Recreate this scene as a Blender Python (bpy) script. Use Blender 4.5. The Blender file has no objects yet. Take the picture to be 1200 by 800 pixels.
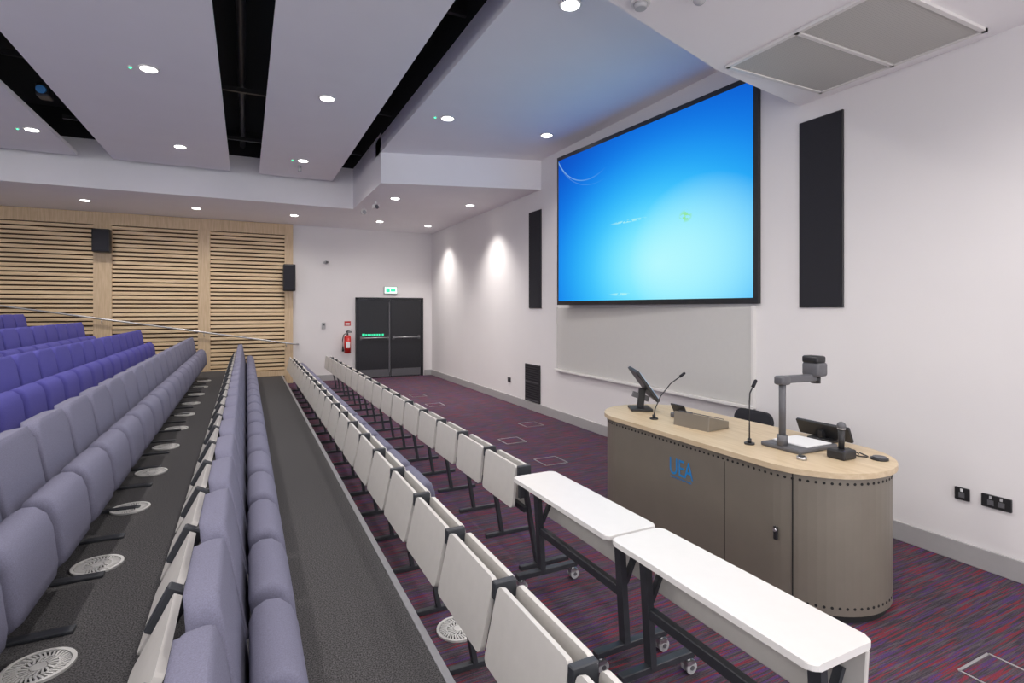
import bpy, bmesh, math, random
from mathutils import Vector, Matrix, Euler
random.seed(4)
S = bpy.context.scene
COL = S.collection
try:
    S.view_settings.view_transform = 'Standard'
    S.view_settings.look = 'None'
except Exception as e:
    print(e)

# ------------------------------------------------------------------ materials
def nmat(name):
    m = bpy.data.materials.new(name); m.use_nodes = True
    nt = m.node_tree
    return m, nt, nt.nodes['Principled BSDF']

def mat(name, col, rough=0.5, metal=0.0, var=0.0, vscale=20.0, bump=0.0, bscale=200.0, emit=None, estr=0.0, spec=None):
    m, nt, b = nmat(name)
    b.inputs['Base Color'].default_value = (*col, 1)
    b.inputs['Roughness'].default_value = rough
    b.inputs['Metallic'].default_value = metal
    if spec is not None: b.inputs['Specular IOR Level'].default_value = spec
    tc = nt.nodes.new('ShaderNodeTexCoord')
    if var > 0:
        n = nt.nodes.new('ShaderNodeTexNoise'); n.inputs['Scale'].default_value = vscale; n.inputs['Detail'].default_value = 4
        nt.links.new(tc.outputs['Object'], n.inputs['Vector'])
        r = nt.nodes.new('ShaderNodeValToRGB')
        r.color_ramp.elements[0].position = 0.3; r.color_ramp.elements[1].position = 0.7
        r.color_ramp.elements[0].color = (*[c*(1-var) for c in col], 1)
        r.color_ramp.elements[1].color = (*[min(1, c*(1+var)) for c in col], 1)
        nt.links.new(n.outputs['Fac'], r.inputs['Fac']); nt.links.new(r.outputs['Color'], b.inputs['Base Color'])
    if bump > 0:
        n2 = nt.nodes.new('ShaderNodeTexNoise'); n2.inputs['Scale'].default_value = bscale; n2.inputs['Detail'].default_value = 2
        nt.links.new(tc.outputs['Object'], n2.inputs['Vector'])
        bp = nt.nodes.new('ShaderNodeBump'); bp.inputs['Strength'].default_value = bump; bp.inputs['Distance'].default_value = 0.004
        nt.links.new(n2.outputs['Fac'], bp.inputs['Height']); nt.links.new(bp.outputs['Normal'], b.inputs['Normal'])
    if emit:
        b.inputs['Emission Color'].default_value = (*emit, 1); b.inputs['Emission Strength'].default_value = estr
    return m

M = {}
M['wall'] = mat('wall_paint', (0.80, 0.775, 0.77), 0.8, var=0.01, vscale=2)
M['ceil'] = mat('ceiling_paint', (0.94, 0.92, 0.93), 0.85, var=0.01, vscale=2)
M['void'] = mat('ceiling_void', (0.010, 0.010, 0.011), 0.9)
M['skirt'] = mat('skirting_paint', (0.40, 0.39, 0.39), 0.5, var=0.02)
M['black'] = mat('black_steel', (0.035, 0.038, 0.045), 0.45, var=0.1)
M['blackp'] = mat('black_plastic', (0.02, 0.02, 0.022), 0.4, var=0.1)
M['blackfab'] = mat('speaker_cloth', (0.018, 0.018, 0.024), 0.9, bump=0.3, bscale=400)
M['white'] = mat('white_laminate', (0.78, 0.76, 0.735), 0.35, var=0.01)
M['panelw'] = mat('folded_tablet_laminate', (0.62, 0.595, 0.56), 0.4, var=0.02)
M['greyfab'] = mat('grey_lilac_fabric', (0.180, 0.177, 0.245), 0.95, var=0.14, vscale=260, bump=0.5, bscale=500, spec=0.2)
M['bluefab'] = mat('violet_blue_fabric', (0.095, 0.088, 0.33), 0.95, var=0.14, vscale=260, bump=0.5, bscale=500, spec=0.2)
M['steel'] = mat('brushed_steel', (0.55, 0.55, 0.56), 0.35, metal=0.9, var=0.05)
M['alu'] = mat('aluminium_nosing', (0.38, 0.38, 0.40), 0.45, metal=0.5, var=0.05)
M['taupe'] = mat('taupe_lectern_paint', (0.225, 0.20, 0.163), 0.42, metal=0.25, var=0.03, vscale=6)
M['dark'] = mat('dark_recess', (0.012, 0.012, 0.012), 0.8)
M['grey'] = mat('mid_grey_plastic', (0.11, 0.11, 0.12), 0.45, var=0.05)
M['lgrey'] = mat('light_grey_plastic', (0.45, 0.45, 0.46), 0.5, var=0.03)
M['red'] = mat('extinguisher_red', (0.55, 0.02, 0.015), 0.3, var=0.05)
M['door'] = mat('door_black', (0.018, 0.019, 0.023), 0.35, var=0.1)
M['green'] = mat('green_sign', (0.02, 0.5, 0.25), 0.5, emit=(0.05, 0.8, 0.4), estr=0.8)
M['signw'] = mat('sign_white', (0.8, 0.9, 0.85), 0.5, emit=(0.75, 1.0, 0.85), estr=0.8)
M['led'] = mat('green_led', (0.0, 0.6, 0.2), 0.5, emit=(0.05, 1.0, 0.35), estr=3)
M['lamp'] = mat('lamp_diffuser', (1, 1, 1), 0.5, emit=(1.0, 0.98, 0.95), estr=9)
M['logo'] = mat('logo_blue', (0.012, 0.22, 0.55), 0.5)
M['paper'] = mat('paper_white', (0.8, 0.8, 0.8), 0.7)
M['board'] = mat('projection_board', (0.62, 0.61, 0.585), 0.30, var=0.01)
M['tabscreen'] = mat('monitor_glass', (0.3, 0.45, 0.6), 0.1, emit=(0.35, 0.6, 0.9), estr=0.5)

def wood(name, c1, c2, scale=(1, 12, 12), rough=0.5):
    m, nt, b = nmat(name); b.inputs['Roughness'].default_value = rough
    tc = nt.nodes.new('ShaderNodeTexCoord'); mp = nt.nodes.new('ShaderNodeMapping'); mp.inputs['Scale'].default_value = scale
    n = nt.nodes.new('ShaderNodeTexNoise'); n.inputs['Scale'].default_value = 3; n.inputs['Detail'].default_value = 6
    r = nt.nodes.new('ShaderNodeValToRGB'); r.color_ramp.elements[0].position = .3; r.color_ramp.elements[1].position = .7
    r.color_ramp.elements[0].color = (*c1, 1); r.color_ramp.elements[1].color = (*c2, 1)
    L = nt.links.new
    L(tc.outputs['Object'], mp.inputs['Vector']); L(mp.outputs['Vector'], n.inputs['Vector']); L(n.outputs['Fac'], r.inputs['Fac']); L(r.outputs['Color'], b.inputs['Base Color'])
    return m
M['maple'] = wood('maple_top', (0.56, 0.43, 0.27), (0.66, 0.53, 0.36), (10, 1, 10), 0.4)
M['oak'] = wood('oak_slats', (0.70, 0.50, 0.29), (0.86, 0.67, 0.43), (1, 8, 14), 0.5)
M['oakpost'] = wood('oak_frame', (0.58, 0.42, 0.25), (0.72, 0.55, 0.36), (12, 12, 1), 0.5)
M['oakdark'] = mat('slat_backing', (0.085, 0.045, 0.022), 0.8, var=0.1)

def carpet_stripe():
    m, nt, b = nmat('striped_carpet'); L = nt.links.new
    b.inputs['Roughness'].default_value = 0.97; b.inputs['Specular IOR Level'].default_value = 0.1
    tc = nt.nodes.new('ShaderNodeTexCoord')
    def layer(scale, seed, det=2):
        mp = nt.nodes.new('ShaderNodeMapping'); mp.inputs['Scale'].default_value = scale; mp.inputs['Location'].default_value = (seed, seed*2, 0)
        n = nt.nodes.new('ShaderNodeTexNoise'); n.inputs['Scale'].default_value = 1; n.inputs['Detail'].default_value = det
        L(tc.outputs['Object'], mp.inputs['Vector']); L(mp.outputs['Vector'], n.inputs['Vector']); return n
    def ramp(n, cols):
        r = nt.nodes.new('ShaderNodeValToRGB'); cr = r.color_ramp
        cr.elements[0].position = cols[0][0]; cr.elements[0].color = (*cols[0][1], 1)
        cr.elements[1].position = cols[-1][0]; cr.elements[1].color = (*cols[-1][1], 1)
        for p, c in cols[1:-1]:
            e = cr.elements.new(p); e.color = (*c, 1)
        L(n.outputs['Fac'], r.inputs['Fac']); return r
    base = ramp(layer((1.8, 55, 1), 3.1), [(0.30, (0.035, 0.031, 0.038)), (0.42, (0.082, 0.068, 0.080)), (0.5, (0.046, 0.040, 0.050)), (0.58, (0.11, 0.090, 0.105)), (0.7, (0.055, 0.045, 0.06))])
    redm = ramp(layer((3.0, 80, 1), 11.7), [(0.54, (0, 0, 0)), (0.60, (1, 1, 1))])
    blum = ramp(layer((3.0, 80, 1), 23.3), [(0.55, (0, 0, 0)), (0.62, (1, 1, 1))])
    m1 = nt.nodes.new('ShaderNodeMixRGB'); L(redm.outputs[0], m1.inputs[0]); L(base.outputs[0], m1.inputs[1]); m1.inputs[2].default_value = (0.20, 0.034, 0.048, 1)
    m2 = nt.nodes.new('ShaderNodeMixRGB'); L(blum.outputs[0], m2.inputs[0]); L(m1.outputs[0], m2.inputs[1]); m2.inputs[2].default_value = (0.085, 0.045, 0.14, 1)
    n2 = layer((160, 160, 1), 1.0)
    mix = nt.nodes.new('ShaderNodeMixRGB'); mix.blend_type = 'OVERLAY'; mix.inputs['Fac'].default_value = 0.6
    L(m2.outputs['Color'], mix.inputs['Color1']); L(n2.outputs['Fac'], mix.inputs['Color2']); L(mix.outputs['Color'], b.inputs['Base Color'])
    return m
M['stripe'] = carpet_stripe()

def carpet_grey():
    m, nt, b = nmat('charcoal_carpet'); L = nt.links.new
    b.inputs['Roughness'].default_value = 1.0; b.inputs['Specular IOR Level'].default_value = 0.1
    tc = nt.nodes.new('ShaderNodeTexCoord')
    n = nt.nodes.new('ShaderNodeTexNoise'); n.inputs['Scale'].default_value = 150; n.inputs['Detail'].default_value = 3
    r = nt.nodes.new('ShaderNodeValToRGB'); r.color_ramp.elements[0].position = .35; r.color_ramp.elements[1].position = .68
    r.color_ramp.elements[0].color = (0.030, 0.029, 0.030, 1); r.color_ramp.elements[1].color = (0.140, 0.135, 0.138, 1)
    L(tc.outputs['Object'], n.inputs['Vector']); L(n.outputs['Fac'], r.inputs['Fac']); L(r.outputs['Color'], b.inputs['Base Color'])
    return m
M['carpet'] = carpet_grey()

def perf(name, base, hole, scale):
    m, nt, b = nmat(name); L = nt.links.new
    tc = nt.nodes.new('ShaderNodeTexCoord')
    v = nt.nodes.new('ShaderNodeTexVoronoi'); v.inputs['Scale'].default_value = scale; v.inputs['Randomness'].default_value = 0.0
    r = nt.nodes.new('ShaderNodeValToRGB'); r.color_ramp.elements[0].position = .30; r.color_ramp.elements[1].position = .42
    r.color_ramp.elements[0].color = (*hole, 1); r.color_ramp.elements[1].color = (*base, 1)
    L(tc.outputs['Object'], v.inputs['Vector']); L(v.outputs['Distance'], r.inputs['Fac']); L(r.outputs['Color'], b.inputs['Base Color'])
    b.inputs['Roughness'].default_value = 0.6
    return m
M['perf'] = perf('perforated_grille', (0.52, 0.51, 0.48), (0.09, 0.09, 0.09), 60)
M['diff'] = mat('diffuser_metal', (0.62, 0.61, 0.59), 0.45, var=0.05)

def screen_mat():
    m = bpy.data.materials.new('projected_desktop'); m.use_nodes = True; nt = m.node_tree; L = nt.links.new
    for n in list(nt.nodes): nt.nodes.remove(n)
    out = nt.nodes.new('ShaderNodeOutputMaterial'); em = nt.nodes.new('ShaderNodeEmission'); em.inputs['Strength'].default_value = 1.0
    uv = nt.nodes.new('ShaderNodeUVMap'); uv.uv_map = 'UVMap'
    def math_(op, a, b_=None, clamp=False):
        n = nt.nodes.new('ShaderNodeMath'); n.operation = op; n.use_clamp = clamp
        for i, v in enumerate((a, b_)):
            if v is None: continue
            if isinstance(v, (int, float)): n.inputs[i].default_value = v
            else: L(v, n.inputs[i])
        return n.outputs[0]
    sx = nt.nodes.new('ShaderNodeSeparateXYZ'); L(uv.outputs['UV'], sx.inputs[0]); u, v = sx.outputs[0], sx.outputs[1]
    du = math_('MULTIPLY', math_('SUBTRACT', u, 0.62), 1.0); dv = math_('MULTIPLY', math_('SUBTRACT', v, 0.20), 0.95)
    dist = math_('SQRT', math_('ADD', math_('MULTIPLY', du, du), math_('MULTIPLY', dv, dv)))
    r = nt.nodes.new('ShaderNodeValToRGB'); cr = r.color_ramp; cr.interpolation = 'B_SPLINE'
    cr.elements[0].position = 0.0; cr.elements[0].color = (0.45, 0.95, 1.0, 1)
    cr.elements[1].position = 0.95; cr.elements[1].color = (0.005, 0.08, 0.55, 1)
    for p, c in [(0.2, (0.20, 0.82, 1.0)), (0.38, (0.035, 0.56, 1.0)), (0.6, (0.010, 0.26, 0.88)), (0.78, (0.005, 0.14, 0.70))]:
        e = cr.elements.new(p); e.color = (*c, 1)
    L(dist, r.inputs['Fac'])
    def arc(cu, cv, rad, wid, asp=1.6):
        a = math_('MULTIPLY', math_('SUBTRACT', u, cu), asp); b_ = math_('SUBTRACT', v, cv)
        dd = math_('SQRT', math_('ADD', math_('MULTIPLY', a, a), math_('MULTIPLY', b_, b_)))
        return math_('SUBTRACT', 1.0, math_('DIVIDE', math_('ABSOLUTE', math_('SUBTRACT', dd, rad)), wid), True)
    a1 = math_('ADD', arc(0.22, 1.22, 0.42, 0.005), math_('MULTIPLY', arc(0.26, 1.26, 0.50, 0.004), 0.4), True)
    fade = math_('SUBTRACT', 1.0, math_('MULTIPLY', u, 3.0), True)
    s1 = math_('MULTIPLY', math_('MULTIPLY', a1, fade), 0.55)
    def blob(cu, cv, ru, rv):
        a = math_('DIVIDE', math_('SUBTRACT', u, cu), ru); b_ = math_('DIVIDE', math_('SUBTRACT', v, cv), rv)
        return math_('SUBTRACT', 1.0, math_('ADD', math_('MULTIPLY', a, a), math_('MULTIPLY', b_, b_)), True)
    beam = math_('MULTIPLY', blob(0.80, 0.22, 0.33, 0.42), 0.55)
    mx = nt.nodes.new('ShaderNodeMixRGB'); L(math_('ADD', s1, beam, True), mx.inputs['Fac']); L(r.outputs['Color'], mx.inputs['Color1']); mx.inputs['Color2'].default_value = (0.55, 0.97, 1.0, 1)
    nz = nt.nodes.new('ShaderNodeTexNoise'); nz.inputs['Scale'].default_value = 45; L(uv.outputs['UV'], nz.inputs['Vector'])
    leaf = math_('MULTIPLY', blob(0.745, 0.435, 0.030, 0.035), math_('GREATER_THAN', nz.outputs['Fac'], 0.5))
    txt = math_('MULTIPLY', blob(0.46, 0.47, 0.11, 0.010), math_('GREATER_THAN', nz.outputs['Fac'], 0.46))
    txt2 = math_('MULTIPLY', blob(0.42, 0.035, 0.07, 0.010), math_('GREATER_THAN', nz.outputs['Fac'], 0.42))
    m2 = nt.nodes.new('ShaderNodeMixRGB'); L(math_('MULTIPLY', leaf, 1.2, True), m2.inputs['Fac']); L(mx.outputs[0], m2.inputs['Color1']); m2.inputs['Color2'].default_value = (0.30, 0.80, 0.40, 1)
    m3 = nt.nodes.new('ShaderNodeMixRGB'); L(math_('MULTIPLY', math_('ADD', txt, txt2), 0.6, True), m3.inputs['Fac']); L(m2.outputs[0], m3.inputs['Color1']); m3.inputs['Color2'].default_value = (0.6, 1, 0.85, 1)
    L(m3.outputs[0], em.inputs['Color']); L(em.outputs[0], out.inputs['Surface'])
    return m
M['screen'] = screen_mat()

# ------------------------------------------------------------------ mesh builder
class B:
    def __init__(s): s.bm = bmesh.new(); s.mats = []
    def mi(s, m):
        m = M[m] if isinstance(m, str) else m
        if m not in s.mats: s.mats.append(m)
        return s.mats.index(m)
    def _merge(s, bm, m, smooth, mtx=None):
        i = s.mi(m)
        if mtx is not None: bmesh.ops.transform(bm, matrix=mtx, verts=bm.verts)
        vm = {v: s.bm.verts.new(v.co) for v in bm.verts}
        for f in bm.faces:
            try:
                nf = s.bm.faces.new([vm[v] for v in f.verts]); nf.material_index = i; nf.smooth = smooth
            except ValueError: pass
        bm.free()
    def box(s, c, size, m, bevel=0.0, seg=2, rot=(0, 0, 0), smooth=None):
        bm = bmesh.new(); bmesh.ops.create_cube(bm, size=1); bmesh.ops.scale(bm, vec=size, verts=bm.verts)
        if bevel > 0:
            bmesh.ops.bevel(bm, geom=bm.edges[:], offset=min(bevel, min(size)*0.49), segments=seg, profile=0.5, affect='EDGES')
        s._merge(bm, m, (bevel > 0 and seg > 2) if smooth is None else smooth, Matrix.Translation(c) @ Euler(rot).to_matrix().to_4x4())
    def beam(s, p1, p2, w, h, m, bevel=0.0):
        p1 = Vector(p1); p2 = Vector(p2); d = p2-p1; L_ = d.length
        q = d.to_track_quat('Z', 'Y')
        bm = bmesh.new(); bmesh.ops.create_cube(bm, size=1); bmesh.ops.scale(bm, vec=(w, h, L_), verts=bm.verts)
        if bevel > 0: bmesh.ops.bevel(bm, geom=bm.edges[:], offset=bevel, segments=1, affect='EDGES')
        s._merge(bm, m, False, Matrix.Translation((p1+p2)/2) @ q.to_matrix().to_4x4())
    def cyl(s, p1, p2, r, m, r2=None, seg=20, smooth=True):
        p1 = Vector(p1); p2 = Vector(p2); d = p2-p1
        bm = bmesh.new(); bmesh.ops.create_cone(bm, cap_ends=True, segments=seg, radius1=r, radius2=r if r2 is None else r2, depth=d.length)
        q = d.to_track_quat('Z', 'Y')
        i = s.mi(m); bmesh.ops.transform(bm, matrix=Matrix.Translation((p1+p2)/2) @ q.to_matrix().to_4x4(), verts=bm.verts)
        vm = {v: s.bm.verts.new(v.co) for v in bm.verts}
        for f in bm.faces:
            nf = s.bm.faces.new([vm[v] for v in f.verts]); nf.material_index = i; nf.smooth = smooth and len(f.verts) == 4
        bm.free()
    def sph(s, c, r, m, sc=(1, 1, 1)):
        bm = bmesh.new(); bmesh.ops.create_uvsphere(bm, u_segments=20, v_segments=12, radius=r); bmesh.ops.scale(bm, vec=sc, verts=bm.verts)
        s._merge(bm, m, True, Matrix.Translation(c))
    def tube(s, pts, r, m, seg=10):
        pts = [Vector(p) for p in pts]
        i = s.mi(m); rings = []
        for k, p in enumerate(pts):
            t = (pts[min(k+1, len(pts)-1)] - pts[max(k-1, 0)]).normalized()
            q = t.to_track_quat('Z', 'Y')
            rings.append([s.bm.verts.new(p + q @ Vector((r*math.cos(a*2*math.pi/seg), r*math.sin(a*2*math.pi/seg), 0))) for a in range(seg)])
        for k in range(len(rings)-1):
            for a in range(seg):
                f = s.bm.faces.new([rings[k][a], rings[k][(a+1) % seg], rings[k+1][(a+1) % seg], rings[k+1][a]]); f.material_index = i; f.smooth = True
        for rg in (rings[0][::-1], rings[-1]):
            f = s.bm.faces.new(rg); f.material_index = i
    def prism(s, outline, z0, z1, m, mtop=None, bevel=0.0, mtx=None, smooth=False, seg=2):
        """outline: CCW list of (x,y)"""
        bm = bmesh.new()
        lo = [bm.verts.new((x, y, z0)) for x, y in outline]; hi = [bm.verts.new((x, y, z1)) for x, y in outline]
        n = len(outline)
        bm.faces.new(lo[::-1]); bm.faces.new(hi)
        for k in range(n): bm.faces.new([lo[k], lo[(k+1) % n], hi[(k+1) % n], hi[k]])
        if bevel > 0:
            ed = [e for e in bm.edges if abs(e.verts[0].co.z-e.verts[1].co.z) < 1e-6]
            bmesh.ops.bevel(bm, geom=ed, offset=bevel, segments=seg, profile=0.5, affect='EDGES')
        s._merge(bm, m, smooth, mtx)
    def obj(s, name, loc=(0, 0, 0), parent=None, recalc=True):
        if recalc: bmesh.ops.recalc_face_normals(s.bm, faces=s.bm.faces)
        me = bpy.data.meshes.new(name); s.bm.to_mesh(me); s.bm.free()
        for m in s.mats: me.materials.append(m)
        o = bpy.data.objects.new(name, me); COL.objects.link(o); o.location = loc
        if parent: o.parent = parent
        return o

def inst(me, name, loc):
    o = bpy.data.objects.new(name, me); COL.objects.link(o); o.location = loc; return o

def rrect(w, h, r, n=5):
    pts = []
    for cx, cy, a0 in ((w/2-r, h/2-r, 0), (-w/2+r, h/2-r, 90), (-w/2+r, -h/2+r, 180), (w/2-r, -h/2+r, 270)):
        for k in range(n+1):
            a = math.radians(a0+90*k/n); pts.append((cx+r*math.cos(a), cy+r*math.sin(a)))
    return pts

# ------------------------------------------------------------------ room constants
XR, YB, XL, YN = 4.7, 14.6, -8.4, -3.0
ZTOP = 5.3
TIERS = [(-0.11, 0.20), (-1.04, 0.38), (-1.97, 0.55), (-2.90, 0.72), (-3.83, 0.88), (-4.76, 1.05), (-5.69, 1.22), (-6.62, 1.39), (-7.55, 1.56)]
EDGE = 0.82

b = B(); b.box(((XR+EDGE)/2, (YB+YN)/2, -0.05), (XR-EDGE, YB-YN, 0.1), 'stripe'); b.obj('floor')
xr = EDGE
b = B()
for k, (x0, z) in enumerate(TIERS):
    xl = x0 if k < len(TIERS)-1 else XL
    b.box(((xr+xl)/2, (YB+YN)/2, z/2-0.05), (xr-xl, YB-YN, z+0.1), 'carpet')
    xr = xl
b.obj('floor_seating_tier')
b = B()
xs = [EDGE]+[t[0] for t in TIERS[:-1]]
for k, (x0, z) in enumerate(TIERS):
    b.box((xs[k]-0.010, (YB+YN)/2, z+0.003), (0.036, YB-YN-0.02, 0.008), 'alu')
    b.box((xs[k]+0.004, (YB+YN)/2, z-0.02), (0.008, YB-YN-0.02, 0.05), 'alu')
b.obj('trim_step_nosing')

b = B(); b.box((XR+0.1, (YB+YN)/2, ZTOP/2), (0.2, YB-YN, ZTOP), 'wall'); b.obj('wall_right')
b = B(); b.box(((XR+XL)/2, YB+0.1, ZTOP/2), (XR-XL, 0.2, ZTOP), 'wall'); b.obj('wall_back')
b = B(); b.box((XL-0.1, (YB+5.0)/2, ZTOP/2), (0.2, YB-5.0, ZTOP), 'wall'); b.obj('wall_left')
b = B(); b.box((XR-0.009, (YB+YN)/2, 0.075), (0.018, YB-YN, 0.15), 'skirt', 0.004, 1); b.obj('baseboard_right')
b = B()
b.box(((1.08+2.55)/2, YB-0.009, 0.075), (2.55-1.08, 0.018, 0.15), 'skirt'); b.box(((4.49+4.68)/2, YB-0.009, 0.075), (0.19, 0.018, 0.15), 'skirt')
b.obj('baseboard_back')

# ceiling parts
b = B(); b.box(((XL+XR)/2, (YB+YN)/2, ZTOP+0.05), (XR-XL, YB-YN, 0.1), 'void')
b.box(((XL+2.04)/2, 11.68, 5.06), (2.04-XL, 0.03, 0.48), 'void')
b.box((2.06, (11.7+YN)/2, 5.03), (0.03, 11.7-YN, 0.55), 'void')
b.box(((XL+XR)/2, YN+0.02, 4.88), (XR-XL, 0.03, 0.85), 'void')
b.box((XL+0.02, (5.0+YN)/2, 4.88), (0.03, 5.0-YN, 0.85), 'void')
b.obj('ceiling_void')
b = B()
for x in (-2.3, 0.0, 1.82):
    b.cyl((x-0.05, YN+0.05, 5.0), (x-0.05, 11.6, 5.0), 0.05, 'blackp')
    for y in (2.0, 5.2, 8.4, 10.8):
        b.box((x, y, 4.90), (0.6, 0.05, 0.06), 'blackp')
b.obj('ceiling_service_duct')
PZ = 4.45
def panel(x0, x1):
    b = B(); b.box(((x0+x1)/2, (YN+11.42)/2, PZ+0.03), (x1-x0, 11.42-YN, 0.06), 'ceil'); b.obj('ceiling_raft')
panel(0.23, 1.58); panel(-2.06, -0.26); panel(-4.6, -2.55); panel(-6.9, -5.1); panel(-8.38, -7.3)
b = B(); b.prism([(2.04, YN), (XR, YN), (XR, 9.5), (2.04, 9.5)], 4.49, 4.76, 'ceil'); b.obj('ceiling_right')
b = B(); b.prism([(XL, 11.7), (2.04, 11.7), (2.04, 9.10), (XR, 8.32), (XR, YB), (XL, YB)], 3.97, 4.82, 'ceil'); b.obj('ceiling_low_soffit')
b = B(); b.prism([(1.0, 2.3), (1.0, YN), (XR, YN), (XR, 3.35), (3.39, 3.14), (2.01, 2.73)], 3.77, 4.30, 'ceil'); b.obj('ceiling_bulkhead')

# ------------------------------------------------------------------ slatted wall
posts = [(-8.38, -7.9), (-5.15, -4.95), (-2.97, -2.64), (-1.0, -0.75), (0.87, 1.06)]
b = B()
for x0, x1 in posts: b.box(((x0+x1)/2, YB-0.05, 1.985), (x1-x0, 0.10, 3.97), 'oakpost')
b.box(((XL+1.06)/2, YB-0.052, 3.83), (1.06-XL, 0.104, 0.27), 'oakpost')
b.box(((XL+1.06)/2, YB-0.052, 0.26), (1.06-XL, 0.104, 0.14), 'oakpost')
b.box(((XL+1.06)/2, YB-0.008, 1.95), (1.06-XL, 0.014, 3.6), 'oakdark')
b.obj('trim_timber_frame')
bays = [(posts[i][1], posts[i+1][0]) for i in range(len(posts)-1)]
for x0, x1 in bays:
    b = B(); z = 0.38
    while z < 3.68:
        b.box(((x0+x1)/2, YB-0.066, z), (x1-x0, 0.030, 0.064), 'oak', 0.003, 1)
        z += 0.096
    for f in (0.17, 0.5, 0.83):
        b.box((x0+(x1-x0)*f, YB-0.033, 2.0), (0.05, 0.036, 3.5), 'oakdark')
    b.obj('slatted_timber_panel')

# handrail
b = B()
hr = lambda x: 1.0+(0.96-x)*0.169
pts = [(1.18, YB-0.12, 0.965), (1.1, YB-0.2, 0.975), (0.96, YB-0.2, 1.0)]
x = 0.0
while x > -8.2: pts.append((x, YB-0.2, hr(x))); x -= 1.0
b.tube(pts, 0.021, 'steel')
for x in (0.9, -0.87, -2.8, -5.0, -8.0):
    b.tube([(x, YB-0.2, hr(x)-0.02), (x, YB-0.2, hr(x)-0.08), (x, YB-0.1, hr(x)-0.1)], 0.009, 'steel')
b.tube([(1.18, YB-0.12, 0.965), (1.19, YB-0.01, 0.96)], 0.021, 'steel')
b.obj('handrail')

def wallspk(x, z, w, h, y=YB-0.11):
    b = B(); b.box((0, -0.19, 0), (w, 0.22, h), 'blackp', 0.025, 3); b.box((0, -0.305, 0), (w*0.86, 0.012, h*0.9), 'blackfab', 0.004, 1)
    b.beam((0, 0, 0.05), (0, -0.1, 0.05), 0.05, 0.05, 'black'); b.box((0, -0.008, 0.05), (0.12, 0.016, 0.16), 'black')
    b.obj('wall_speaker', (x, y, z))
wallspk(-2.78, 3.32, 0.32, 0.50); wallspk(0.96, 2.62, 0.28, 0.66)

# ------------------------------------------------------------------ doors
b = B()
dx0, dx1, dz = 2.60, 4.44, 2.16
yd = YB-0.001
b.box((dx0+0.025, yd-0.03, dz/2), (0.05, 0.06, dz), 'door'); b.box((dx1-0.025, yd-0.03, dz/2), (0.05, 0.06, dz), 'door')
b.box(((dx0+dx1)/2, yd-0.03, dz-0.025), (dx1-dx0, 0.06, 0.05), 'door')
mid = (dx0+dx1)/2
b.box((mid, yd-0.006, dz/2), (dx1-dx0-0.1, 0.01, dz-0.05), 'lgrey')
for a, c in ((dx0+0.06, mid-0.008), (mid+0.008, dx1-0.06)):
    b.box(((a+c)/2, yd-0.025, 1.055), (c-a, 0.04, 2.09), 'door', 0.003, 1)
    b.cyl((a+0.05, yd-0.10, 1.08), (c-0.05, yd-0.10, 1.08), 0.016, 'steel')
    for x in (a+0.07, c-0.07):
        b.box((x, yd-0.07, 1.08), (0.05, 0.08, 0.10), 'grey')
    b.box(((a+c)/2, yd-0.048, 0.13), (c-a-0.04, 0.006, 0.2), 'grey')
b.box((mid-0.03, yd-0.06, 1.08), (0.03, 0.03, 1.9), 'grey')
xx = dx0+0.17
for w in (0.07, 0.04, 0.04, 0.04, 0.03, 0.04, 0.02, 0.04, 0.04, 0.03, 0.04):
    b.box((xx+w/2, yd-0.048, 1.16), (w, 0.005, 0.05 if w < 0.06 else 0.07), 'green'); xx += w+0.014
b.obj('door_1')
b = B(); b.box((0, -0.03, 0), (0.36, 0.06, 0.20), 'lgrey', 0.006, 1); b.box((0, -0.063, 0), (0.33, 0.006, 0.165), 'signw')
b.box((-0.08, -0.068, 0), (0.10, 0.004, 0.11), 'green'); b.box((0.06, -0.068, 0), (0.13, 0.004, 0.07), 'green')
b.obj('exit_sign', (3.53, YB, 2.36))
b = B()
b.cyl((0, -0.13, 0), (0, -0.13, 0.42), 0.085, 'red'); b.sph((0, -0.13, 0.42), 0.085, 'red', (1, 1, 0.6)); b.cyl((0, -0.13, 0.46), (0, -0.13, 0.53), 0.022, 'black')
b.box((0.03, -0.13, 0.55), (0.15, 0.03, 0.03), 'black'); b.box((0.04, -0.13, 0.59), (0.13, 0.025, 0.02), 'black', rot=(0, -0.25, 0))
b.tube([(-0.03, -0.13, 0.52), (-0.1, -0.15, 0.48), (-0.13, -0.15, 0.35), (-0.12, -0.15, 0.15)], 0.012, 'blackp'); b.cyl((-0.12, -0.15, 0.18), (-0.12, -0.15, 0.05), 0.018, 'blackp', r2=0.028)
b.box((0, -0.025, 0.30), (0.1, 0.05, 0.3), 'red'); b.box((0, -0.216, 0.22), (0.1, 0.006, 0.16), 'paper')
b.obj('fire_extinguisher', (2.38, YB, 0.70))
b = B(); b.box((0, -0.005, 0), (0.16, 0.01, 0.12), 'red'); b.box((0, -0.012, -0.01), (0.11, 0.003, 0.05), 'paper'); b.obj('fire_notice', (2.40, YB, 1.47))
b = B(); b.box((0, -0.02, 0), (0.09, 0.04, 0.16), 'lgrey', 0.006, 1); b.box((0, -0.043, 0.03), (0.05, 0.006, 0.05), 'grey'); b.obj('door_keypad', (1.80, YB, 1.42))
b = B(); b.cyl((0, 0, 0), (0, -0.06, 0), 0.03, 'lgrey'); b.sph((0.03, -0.09, 0), 0.045, 'lgrey'); b.box((0.05, -0.13, 0.0), (0.06, 0.1, 0.05), 'grey', 0.01, 2); b.obj('security_camera', (1.82, YB, 3.05))

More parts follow.
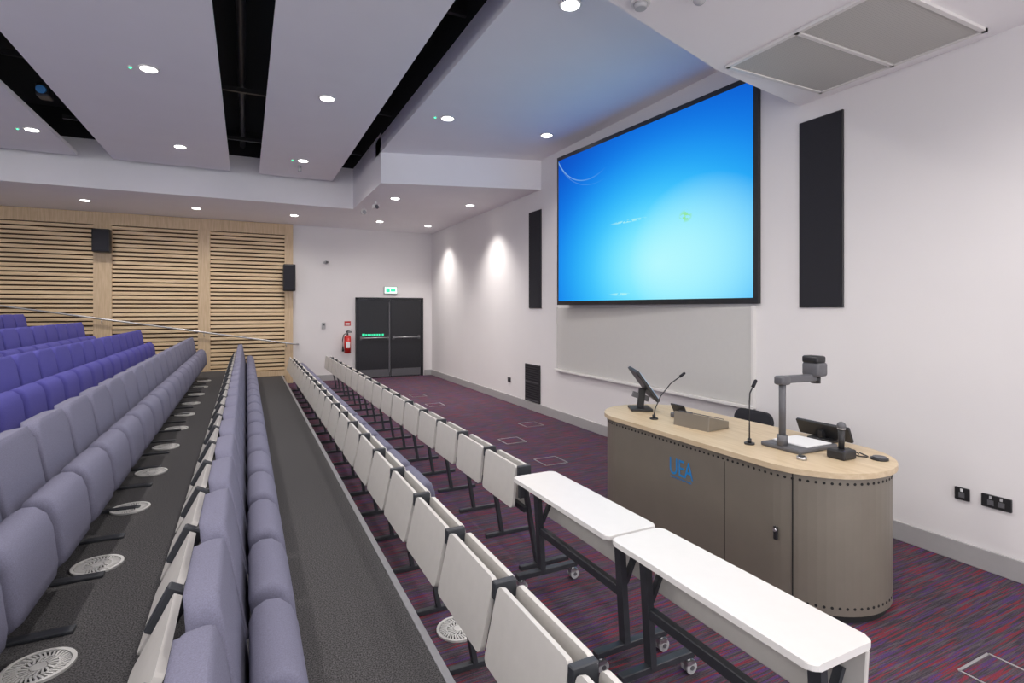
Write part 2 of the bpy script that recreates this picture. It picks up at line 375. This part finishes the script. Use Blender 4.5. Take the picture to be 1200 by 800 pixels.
# ------------------------------------------------------------------ right wall equipment
def column(y0, y1, z0, z1):
    b = B(); w = y1-y0; h = z1-z0
    b.box((-0.010, 0, 0), (0.02, w, h), 'blackp', 0.003, 1); b.box((-0.023, 0, 0), (0.008, w-0.02, h-0.02), 'blackfab', 0.003, 1)
    b.obj('wall_loudspeaker', (XR, (y0+y1)/2, (z0+z1)/2))
column(2.93, 3.345, 1.865, 3.60); column(8.30, 8.75, 1.865, 3.62)
b = B(); b.box((-0.012, 0, 0), (0.024, 0.56, 0.68), 'blackp', 0.003, 1); 
for k in range(16): b.box((-0.028, 0, -0.31+k*0.041), (0.010, 0.50, 0.016), 'grey' if k % 8 == 0 else 'blackfab')
b.obj('wall_vent_grille', (XR, 8.62, 0.50))
def socket(y, z, w):
    b = B(); b.box((-0.008, 0, 0), (0.016, w, 0.09), 'blackp', 0.003, 1)
    n = max(1, int(w/0.07))
    for k in range(n):
        yy = (k-(n-1)/2)*0.06
        b.box((-0.018, yy, -0.008), (0.005, 0.035, 0.035), 'grey'); b.box((-0.018, yy, 0.028), (0.005, 0.014, 0.02), 'paper' if w < 0.12 else 'lgrey')
    b.obj('wall_socket', (XR, y, z))
socket(2.06, 0.5, 0.09); socket(1.86, 0.5, 0.17); socket(9.6, 0.45, 0.12)

b = B()
y0, y1, z0, z1 = 3.86, 7.72, 0.86, 1.87
b.box((XR-0.02, (y0+y1)/2, (z0+z1)/2), (0.038, y1-y0, z1-z0), 'board', 0.004, 1)
for y in (y0-0.012, y1+0.012): b.box((XR-0.025, y, (z0+z1)/2), (0.048, 0.024, z1-z0+0.03), 'white')
b.box((XR-0.04, (y0+y1)/2, z0-0.02), (0.078, y1-y0+0.05, 0.035), 'white', 0.004, 1)
b.obj('whiteboard')

# projection screen
F0 = Vector((4.46, 7.38, 1.915)); N0 = Vector((4.655, 3.78, 1.905)); F1 = Vector((4.46, 7.38, 4.26)); N1 = Vector((4.655, 3.78, 4.25))
bm = bmesh.new()
fr = [F0, N0, N1, F1]; bk = [Vector((XR-0.002, p.y, p.z)) for p in fr]
v1 = [bm.verts.new(p) for p in fr]; v2 = [bm.verts.new(p) for p in bk]
bm.faces.new(v1); bm.faces.new(v2[::-1])
for k in range(4): bm.faces.new([v1[k], v2[k], v2[(k+1) % 4], v1[(k+1) % 4]])
bmesh.ops.recalc_face_normals(bm, faces=bm.faces)
me = bpy.data.meshes.new('frame'); bm.to_mesh(me); bm.free(); me.materials.append(M['blackp'])
root = bpy.data.objects.new('projection_screen', None); COL.objects.link(root)
fo = bpy.data.objects.new('frame', me); COL.objects.link(fo); fo.parent = root
def bil(u, v): return F0*(1-u)*(1-v)+N0*u*(1-v)+N1*u*v+F1*(1-u)*v
n = (N0-F0).cross(F1-F0).normalized()
if n.x > 0: n = -n
bu, bv = 0.014, 0.026
P = [bil(bu, bv), bil(1-bu, bv), bil(1-bu, 1-bv), bil(bu, 1-bv)]
me = bpy.data.meshes.new('image_surface'); me.from_pydata([tuple(p+n*0.006) for p in P], [], [(0, 1, 2, 3)])
uvl = me.uv_layers.new(name='UVMap')
for i, c in enumerate(((0, 0), (1, 0), (1, 1), (0, 1))): uvl.data[i].uv = c
me.materials.append(M['screen'])
so = bpy.data.objects.new('image_surface', me); COL.objects.link(so); so.parent = root

# ------------------------------------------------------------------ ceiling items
b = B()
for cy in (2.745, 2.155):
    b.box((3.97, cy, 3.762), (1.10, 0.55, 0.012), 'perf')
for y in (1.865, 2.45, 3.035): b.box((3.97, y, 3.758), (1.16, 0.03, 0.022), 'white')
for x in (3.405, 4.535): b.box((x, 2.45, 3.758), (0.03, 1.2, 0.022), 'white')
b.obj('ceiling_vent_grille')
b = B(); b.cyl((0, 0, 0), (0, 0, -0.025), 0.06, 'white'); b.cyl((0, 0, -0.025), (0, 0, -0.055), 0.045, 'lgrey', r2=0.035); b.obj('smoke_detector', (2.20, 2.64, 3.77))
b = B(); b.cyl((0, 0, 0), (0, 0, -0.03), 0.05, 'white'); b.sph((0, 0, -0.05), 0.04, 'lgrey'); b.obj('smoke_detector', (2.45, 2.40, 3.77))
b = B(); b.box((0, 0, 0), (0.1, 0.12, 0.1), 'white', 0.01, 1); b.cyl((0, -0.06, 0), (0, -0.12, -0.03), 0.035, 'lgrey'); b.beam((0, 0.02, 0.05), (0, 0.02, 0.1), 0.03, 0.03, 'white'); b.obj('motion_sensor', (2.2, 11.4, 3.87))
b = B(); b.box((0, 0, 0), (0.12, 0.12, 0.08), 'white', 0.01, 1); b.cyl((0, -0.06, 0), (0, -0.12, -0.03), 0.035, 'grey'); b.beam((0, 0.02, 0.04), (0, 0.02, 0.1), 0.03, 0.03, 'white'); b.obj('motion_sensor', (2.3, 10.7, 3.87))
b = B(); b.cyl((0, 0, 0.01), (0, 0, 0), 0.03, 'lgrey'); b.cyl((0, 0, 0), (0, 0, -0.1), 0.03, 'lgrey'); b.obj('ceiling_sensor', (0.88, 10.45, 4.44))
b = B(); b.cyl((0, 0, 0.30), (0, 0, 0.08), 0.015, 'black'); b.box((0, 0, 0), (0.14, 0.2, 0.16), 'blackp', 0.02, 2); b.cyl((0, -0.1, 0), (0, -0.16, -0.02), 0.05, 'logo'); b.obj('ceiling_camera', (-2.3, 8.8, 4.62))

bdl = B()
bdl.cyl((0, 0, 0), (0, 0, -0.012), 0.100, 'white', seg=28); bdl.cyl((0, 0, -0.012), (0, 0, -0.016), 0.078, 'lamp', seg=28)
o0 = bdl.obj('downlight', (0, 0, 50)); dl_me = o0.data; bpy.data.objects.remove(o0)
def downlight(x, y, z, e=1.0, spot=None, led=False):
    o = inst(dl_me, 'downlight', (x, y, z))
    ld = bpy.data.lights.new('lamp', 'SPOT'); ld.energy = 145*e; ld.spot_size = math.radians(spot or 160); ld.spot_blend = 0.9
    ld.shadow_soft_size = 0.09; ld.color = (1.0, 0.95, 0.91)
    lo = bpy.data.objects.new('lamp', ld); COL.objects.link(lo); lo.parent = o; lo.location = (0, 0, -0.03)
    if led:
        q = B(); q.cyl((0, 0, 0), (0, 0, -0.012), 0.022, 'white'); q.cyl((0, 0, -0.012), (0, 0, -0.018), 0.014, 'led'); q.obj('emergency_led', (-0.17, 0.03, 0), parent=o)
for y in (0.75, 3.85, 6.95, 10.05):
    for x in (-7.8, -5.9, -3.1, -0.94, 0.9):
        if x == -3.1: x = -2.77 if y > 9 else -3.1
        downlight(x, y, PZ, led=(x, y) in ((-0.94, 6.95), (0.9, 10.05), (-2.77, 10.05)))
downlight(2.5, 7.05, 4.49, led=True); downlight(4.09, 7.07, 4.49, 0.6, 120); downlight(2.52, 3.95, 4.49)
for x, y in ((2.9, 1.5), (2.9, -1.2), (4.0, 0.4)): downlight(x, y, 3.77, 0.7)
downlight(2.56, 10.2, 3.97, .8); downlight(4.1, 10.2, 3.97, 2.0, 105)
for x in (-5.9, -2.8, -0.93, 0.98, 2.9): downlight(x, 13.05, 3.97, 0.8 if x < 1 else 0.6)
downlight(4.15, 13.2, 3.97, 1.8, 105)

# ------------------------------------------------------------------ seats
PX = Matrix(((0, 0, 1, 0), (1, 0, 0, 0), (0, 1, 0, 0), (0, 0, 0, 1)))
PS = Matrix(((1, 0, 0, 0), (0, 0, 1, 0), (0, 1, 0, 0), (0, 0, 0, 1)))
def seat_mesh(fab):
    b = B(); tilt = -0.17
    R = Matrix.Translation((0.04, 0, 0.625)) @ Euler((0, tilt, 0)).to_matrix().to_4x4() @ PX
    b.prism(rrect(0.500, 0.49, 0.075), -0.045, 0.045, fab, bevel=0.028, seg=3, mtx=R, smooth=True)
    R = Matrix.Translation((0.20, 0, 0.44)) @ Euler((0, -0.16, 0)).to_matrix().to_4x4() @ PS
    prof = [(0.085, -0.10), (0.092, 0.06), (0.08, 0.125), (0.045, 0.165), (0.0, 0.175), (-0.04, 0.160), (-0.062, 0.12), (-0.066, -0.13), (-0.05, -0.18), (0.03, -0.18), (0.07, -0.155)]
    b.prism(prof, -0.24, 0.24, fab, bevel=0.040, seg=4, mtx=R, smooth=True)
    y = -0.282
    b.beam((0.09, y, 0.0), (0.04, y, 0.66), 0.05, 0.018, 'black'); b.box((0.17, y, 0.008), (0.34, 0.06, 0.016), 'black', 0.003, 1)
    b.beam((0.05, y, 0.30), (0.19, y, 0.40), 0.05, 0.018, 'black')
    b.cyl((0.08, -0.28, 0.30), (0.08, 0.28, 0.30), 0.018, 'black', seg=8)
    b.box((-0.04, y, 0.66), (0.17, 0.026, 0.05), 'black', 0.004, 1)
    # tablet hinge bracket
    b.box((-0.125, y, 0.615), (0.085, 0.048, 0.16), 'black', 0.006, 1, rot=(0, 0.48, 0))
    b.cyl((-0.125, y-0.027, 0.63), (-0.125, y+0.027, 0.63), 0.012, 'steel', seg=8)
    # folded white writing tablet behind the back
    R = Matrix.Translation((-0.155, 0, 0.570)) @ Euler((0, 0.48, 0)).to_matrix().to_4x4() @ PX
    b.prism(rrect(0.49, 0.27, 0.03, 3), -0.013, 0.013, 'panelw', mtx=R)
    o = b.obj('auditorium_seat'); me = o.data; bpy.data.objects.remove(o); return me
me_g = seat_mesh('greyfab'); me_b = seat_mesh('bluefab')
phase = [1.90, 1.68, 1.75, 1.6, 1.8, 1.7, 1.75]
for k in range(7):
    x0, z = TIERS[k]; y = phase[k] - 0.565*3; yend = 13.4 if k < 2 else 13.2
    while y < yend:
        inst(me_g if k < 2 else me_b, 'auditorium_seat', (x0, y, z)); y += 0.565

# ------------------------------------------------------------------ desk rows (folded)
def slab_into(b, cx, cz, w, h, ang, m='panelw', t=0.011):
    R = Matrix.Translation((cx, 0, cz)) @ Euler((0, ang, 0)).to_matrix().to_4x4() @ PX
    b.prism(rrect(w, h, 0.03, 3), -t, t, m, mtx=R)
def desk_mesh(cushion, rowA):
    b = B(); y = -0.29
    slab_into(b, -0.045, 0.585, 0.535, 0.30, 0.22 if not rowA else 0.10)
    slab_into(b, 0.065, 0.575, 0.535, 0.29, 0.04)
    b.box((0.015, y, 0.70), (0.10, 0.034, 0.075), 'black', 0.004, 1)
    b.box((0.0, y, 0.60), (0.055, 0.028, 0.18), 'black', 0.003, 1)
    xb = 0.12
    b.beam((0.01, y, 0.66), (xb, y, 0.03), 0.045, 0.025, 'black'); b.box((xb+0.06, y, 0.015), (0.40, 0.035, 0.03), 'black', 0.003, 1)
    b.box((0.03, 0, 0.42), (0.035, 0.58, 0.035), 'black')
    if cushion:
        R = Matrix.Translation((0.25, 0, 0.43)) @ Euler((0, -0.16, 0)).to_matrix().to_4x4() @ PS
        prof = [(0.07, -0.10), (0.075, 0.06), (0.06, 0.13), (0.03, 0.16), (-0.03, 0.16), (-0.06, 0.13), (-0.06, -0.14), (0.05, -0.14)]
        b.prism(prof, -0.235, 0.235, 'greyfab', bevel=0.03, seg=3, mtx=R, smooth=True)
        b.beam((0.04, 0.0, 0.42), (0.22, 0.0, 0.38), 0.04, 0.03, 'black')
    o = b.obj('folding_desk'); me = o.data; bpy.data.objects.remove(o); return me
mB0 = desk_mesh(False, False); mB1 = desk_mesh(True, False); mA = desk_mesh(False, True)
y = 1.42-0.58
while y < 13.2:
    inst(mB1 if y > 3.6 else mB0, 'folding_desk', (0.94, y+0.29, 0)); y += 0.58
y = 3.39
while y < 13.0:
    inst(mA, 'folding_desk', (1.76, y+0.29, 0)); y += 0.6

def table():
    b = B(); w, l = 0.32, 1.06
    b.prism(rrect(w, l, 0.035, 5), 0.700, 0.726, 'white', bevel=0.004, seg=1)
    b.box((0.125, 0, 0.555), (0.02, l-0.02, 0.27), 'panelw', 0.004, 1, rot=(0, 0.10, 0))
    for y in (-0.44, 0.44):
        b.beam((-0.02, y, 0.70), (0.02, y, 0.10), 0.05, 0.035, 'black'); b.box((0.02, y, 0.685), (0.24, 0.035, 0.03), 'black')
        b.box((0.06, y, 0.095), (0.46, 0.045, 0.035), 'black', 0.004, 1)
        b.beam((0.02, y, 0.42), (0.11, y, 0.60), 0.03, 0.02, 'black')
        for x in (-0.14, 0.26):
            b.cyl((x, y, 0.08), (x, y, 0.05), 0.014, 'steel'); b.box((x, y, 0.058), (0.05, 0.05, 0.02), 'steel')
            b.cyl((x+0.008, y-0.024, 0.032), (x+0.008, y-0.008, 0.032), 0.032, 'lgrey'); b.cyl((x+0.008, y+0.008, 0.032), (x+0.008, y+0.024, 0.032), 0.032, 'lgrey')
            b.cyl((x+0.008, y-0.028, 0.032), (x+0.008, y+0.028, 0.032), 0.012, 'grey')
    b.box((0.01, 0, 0.37), (0.04, 0.88, 0.05), 'black', 0.003, 1); b.box((-0.02, 0, 0.665), (0.03, 0.9, 0.05), 'black')
    o = b.obj('folding_table'); me = o.data; bpy.data.objects.remove(o); return me
mt = table()
inst(mt, 'folding_table', (1.76, 2.70, 0)); inst(mt, 'folding_table', (1.76, 1.62, 0))

# floor diffusers: dark dish, outer ring and radial swirl vanes
b = B(); b.cyl((0, 0, 0), (0, 0, 0.003), 0.122, 'dark', seg=32); b.cyl((0, 0, 0.003), (0, 0, 0.010), 0.028, 'diff')
for a in range(36):
    t = a*2*math.pi/36
    b.box((0.116*math.cos(t), 0.116*math.sin(t), 0.006), (0.016, 0.022, 0.011), 'diff', rot=(0, 0, t))
    b.box((0.088*math.cos(t), 0.088*math.sin(t), 0.006), (0.036, 0.0075, 0.007), 'diff', rot=(0, 0, t+0.35))
    if a % 2 == 0: b.box((0.048*math.cos(t), 0.048*math.sin(t), 0.006), (0.036, 0.008, 0.007), 'diff', rot=(0, 0, t-0.35))
    b.box((0.068*math.cos(t), 0.068*math.sin(t), 0.006), (0.006, 0.013, 0.008), 'diff', rot=(0, 0, t))
o = b.obj('floor_air_diffuser'); fd = o.data; bpy.data.objects.remove(o)
for k in range(11): inst(fd, 'floor_air_diffuser', (-0.76, 2.83+0.98*k, 0.38))
inst(fd, 'floor_air_diffuser', (1.10, 2.92, 0.0))

for x, y in ((3.33, 5.66), (3.36, 6.78), (3.28, 9.98), (3.3, 11.2), (3.42, 1.30), (4.1, 7.6)):
    b = B(); s_ = 0.30
    for dx, dy, sx, sy in ((-s_/2, 0, .014, s_), (s_/2, 0, .014, s_), (0, -s_/2, s_, .014), (0, s_/2, s_, .014)):
        b.box((dx, dy, 0.002), (sx, sy, 0.004), 'steel')
    b.box((0, 0, 0.0015), (s_-0.03, s_-0.03, 0.003), 'stripe'); b.obj('floor_box', (x, y, 0))

# ------------------------------------------------------------------ lectern
LX, LY = 3.38, 3.08
LW, LL = 0.94, 2.44
root = bpy.data.objects.new('lectern', None); COL.objects.link(root); root.location = (LX, LY, 0)
b = B()
b.prism(rrect(LW-0.05, LL-0.05, 0.44, 14), 0.05, 0.862, 'taupe'); b.prism(rrect(LW-0.10, LL-0.10, 0.42, 14), 0.0, 0.05, 'dark')
body = b.obj('cabinet_body', parent=root)
b = B(); b.prism(rrect(LW, LL, 0.46, 16), 0.862, 0.896, 'maple', bevel=0.006, seg=2); b.obj('worktop', parent=root)
out = rrect(LW-0.05, LL-0.05, 0.44, 14)
def along(step):
    res = []; n = len(out); carry = 0
    for k in range(n):
        p = Vector(out[k]); q = Vector(out[(k+1) % n]); L_ = (q-p).length
        if L_ < 1e-6: continue
        t = carry
        while t < L_:
            c = p+(q-p)*t/L_; d = (q-p)/L_; res.append((c, Vector((d.y, -d.x)))); t += step
        carry = t-L_
    return res
b = B()
for c, nn in along(0.042):
    if c.x > 0.3: continue
    b.cyl((c.x-nn.x*0.002, c.y-nn.y*0.002, 0.825), (c.x+nn.x*0.002, c.y+nn.y*0.002, 0.825), 0.0085, 'dark', seg=8)
    if c.y < -0.75: b.cyl((c.x-nn.x*0.002, c.y-nn.y*0.002, 0.095), (c.x+nn.x*0.002, c.y+nn.y*0.002, 0.095), 0.0085, 'dark', seg=8)
fx = -(LW-0.05)/2
b.box((fx, -0.43, 0.445), (0.004, 0.005, 0.73), 'dark')
b.box((fx+0.028, -0.92, 0.455), (0.004, 0.006, 0.80), 'dark', rot=(0, 0, 0.3))
b.box((fx-0.006, -0.83, 0.47), (0.014, 0.028, 0.085), 'blackp', 0.006, 2); b.cyl((fx, -0.83, 0.49), (fx-0.02, -0.83, 0.49), 0.01, 'steel')
b.obj('cabinet_details', parent=root)
def text(body_, size, loc, name, parent, m, off=0.0):
    cu = bpy.data.curves.new(name, 'FONT'); cu.body = body_; cu.size = size; cu.extrude = 0.0008; cu.align_x = 'CENTER'; cu.offset = off
    o = bpy.data.objects.new(name, cu); COL.objects.link(o); bpy.context.view_layer.update()
    dg = bpy.context.evaluated_depsgraph_get(); me = bpy.data.meshes.new_from_object(o.evaluated_get(dg)); bpy.data.objects.remove(o)
    me.materials.clear(); me.materials.append(M[m]); o = bpy.data.objects.new(name, me); COL.objects.link(o)
    o.rotation_euler = (math.pi/2, 0, -math.pi/2); o.location = loc; o.parent = parent; return o
o = text('UEA', 0.15, (fx-0.003, -0.02, 0.59), 'logo_letters', root, 'logo'); o.scale = (0.88, 1.2, 1)
text('University of East Anglia', 0.022, (fx-0.003, -0.02, 0.562), 'logo_caption', root, 'logo')
ZT = 0.896
def goose(x, y, pts, name='gooseneck_microphone'):
    b = B(); b.cyl((0, 0, 0), (0, 0, 0.012), 0.035, 'blackp'); b.cyl((0, 0, 0.012), (0, 0, 0.04), 0.014, 'blackp')
    b.tube([(0, 0, 0.03)]+pts, 0.005, 'blackp', 8)
    p = Vector(pts[-1]); d = (p-Vector(pts[-2])).normalized(); b.cyl(p, p+d*0.05, 0.012, 'blackfab'); b.sph(p+d*0.05, 0.012, 'blackfab')
    b.obj(name, (x, y, ZT))
goose(3.17, 3.63, [(0.01, -0.01, 0.10), (0.06, -0.02, 0.2), (0.16, -0.03, 0.3), (0.25, -0.05, 0.36)])
goose(3.19, 2.66, [(0, 0, 0.12), (0, 0, 0.3), (0.005, 0, 0.36), (0.02, -0.01, 0.40)])
b = B()
b.box((0, 0, 0.012), (0.20, 0.22, 0.024), 'blackp', 0.008, 2); b.beam((0, 0, 0.02), (0.02, 0, 0.20), 0.05, 0.06, 'blackp', 0.006)
b.beam((-0.07, 0, 0.15), (0.08, 0, 0.10), 0.04, 0.05, 'grey')
b.box((0.03, 0, 0.245), (0.03, 0.44, 0.34), 'blackp', 0.008, 2, rot=(0, -0.62, 0)); b.box((0.044, 0, 0.255), (0.004, 0.40, 0.29), 'tabscreen', rot=(0, -0.62, 0))
o = b.obj('touch_monitor', (3.36, 4.04, ZT)); o.rotation_euler = (0, 0, -0.5)
b = B()
b.prism([(-0.13, 0), (0.13, 0), (0.13, 0.055), (-0.12, 0.115)], -0.17, 0.17, 'taupe', mtx=PS, bevel=0.004, seg=1)
b.box((0.005, 0, 0.092), (0.20, 0.29, 0.006), 'grey', rot=(0, 0.235, 0))
o = b.obj('control_console', (3.32, 3.24, ZT)); o.rotation_euler = (0, 0, 0.12)
b = B(); b.box((0, 0, 0.02), (0.18, 0.10, 0.04), 'grey', 0.006, 1); b.box((-0.03, 0, 0.07), (0.015, 0.16, 0.10), 'blackp', 0.004, 1, rot=(0, -0.5, 0)); b.obj('desk_phone', (3.46, 3.60, ZT))
b = B()
b.box((0.17, 0.0, 0.015), (0.40, 0.30, 0.03), 'grey', 0.01, 2); b.box((0.20, 0, 0.034), (0.26, 0.26, 0.006), 'paper')
b.cyl((0, 0, 0.03), (0, 0, 0.10), 0.034, 'grey'); b.cyl((0, 0, 0.10), (0, 0, 0.45), 0.022, 'grey')
b.box((0, 0, 0.47), (0.085, 0.075, 0.06), 'grey', 0.014, 3)
b.beam((0, 0, 0.475), (0.34, 0, 0.47), 0.05, 0.05, 'grey', 0.008)
b.box((0.34, 0, 0.53), (0.11, 0.13, 0.10), 'grey', 0.02, 3); b.box((0.33, 0.0, 0.60), (0.10, 0.12, 0.05), 'blackp', 0.014, 3); b.cyl((0.35, 0, 0.48), (0.35, 0, 0.43), 0.032, 'blackp')
b.obj('document_camera', (3.27, 2.46, ZT))
b = B(); b.box((0, 0, 0.03), (0.13, 0.12, 0.06), 'blackp', 0.012, 2); b.cyl((0, 0, 0.05), (0, 0, 0.19), 0.017, 'blackp', r2=0.02); b.sph((0, 0, 0.205), 0.027, 'grey'); b.cyl((0, 0, 0.185), (0, 0, 0.192), 0.024, 'steel'); b.obj('handheld_microphone', (3.42, 2.15, ZT))
b = B(); b.tube([(0.03*math.cos(a*.5)+0.02*a/12, 0.06*math.sin(a*.5), 0.006+0.03*max(0, math.sin(a*.5))) for a in range(14)], 0.004, 'blackp', 8); b.obj('coiled_cable', (3.56, 2.14, ZT))
b = B(); b.cyl((0, 0, 0), (0, 0, 0.012), 0.05, 'blackp'); b.cyl((0, 0, 0.012), (0, 0, 0.02), 0.038, 'grey'); b.obj('cable_grommet', (3.60, 2.02, ZT))
b = B(); b.cyl((0, 0, 0), (0, 0, 0.02), 0.03, 'steel'); b.cyl((0, 0, 0.02), (0, 0, 0.026), 0.02, 'blackp'); b.obj('call_button', (3.16, 2.24, ZT))
b = B(); b.box((0, 0, 0.075), (0.025, 0.40, 0.12), 'blackp', 0.008, 2, rot=(0, -0.45, 0)); b.box((0.0, 0, 0.01), (0.12, 0.18, 0.02), 'blackp', 0.004, 1); b.beam((0.01, 0, 0.01), (0.0, 0, 0.08), 0.03, 0.1, 'blackp'); b.obj('monitor', (3.77, 2.50, ZT))

b = B()
b.box((0, 0, 0.47), (0.44, 0.44, 0.06), 'blackfab', 0.02, 3)
R = Matrix.Translation((0.2, 0, 0.69)) @ Euler((0, 0.12, 0)).to_matrix().to_4x4() @ PX
b.prism(rrect(0.42, 0.38, 0.08), -0.02, 0.02, 'blackfab', bevel=0.01, seg=2, mtx=R, smooth=True)
b.beam((0.18, 0.0, 0.44), (0.20, 0, 0.6), 0.02, 0.06, 'black'); b.cyl((0, 0, 0.44), (0, 0, 0.10), 0.025, 'steel')
for a in range(5):
    t = a*2*math.pi/5; e = (0.24*math.cos(t), 0.24*math.sin(t)); b.beam((0, 0, 0.10), (e[0], e[1], 0.07), 0.03, 0.04, 'black'); b.cyl((e[0]-0.02, e[1], 0.03), (e[0]+0.02, e[1], 0.03), 0.03, 'blackp')
o = b.obj('office_chair', (4.16, 3.60, 0))

# ------------------------------------------------------------------ world + camera
w = bpy.data.worlds.new('world'); S.world = w; w.use_nodes = True
w.node_tree.nodes['Background'].inputs[0].default_value = (0.98, 0.97, 1.0, 1); w.node_tree.nodes['Background'].inputs[1].default_value = 2.4
cam = bpy.data.cameras.new('camera'); co = bpy.data.objects.new('camera', cam); COL.objects.link(co)
co.location = (0, 0, 1.85); co.rotation_euler = (math.pi/2, 0, -math.radians(26.35)); cam.sensor_width = 36; cam.lens = 18.9; cam.shift_y = -38/1200
cam.clip_start = 0.05
S.camera = co
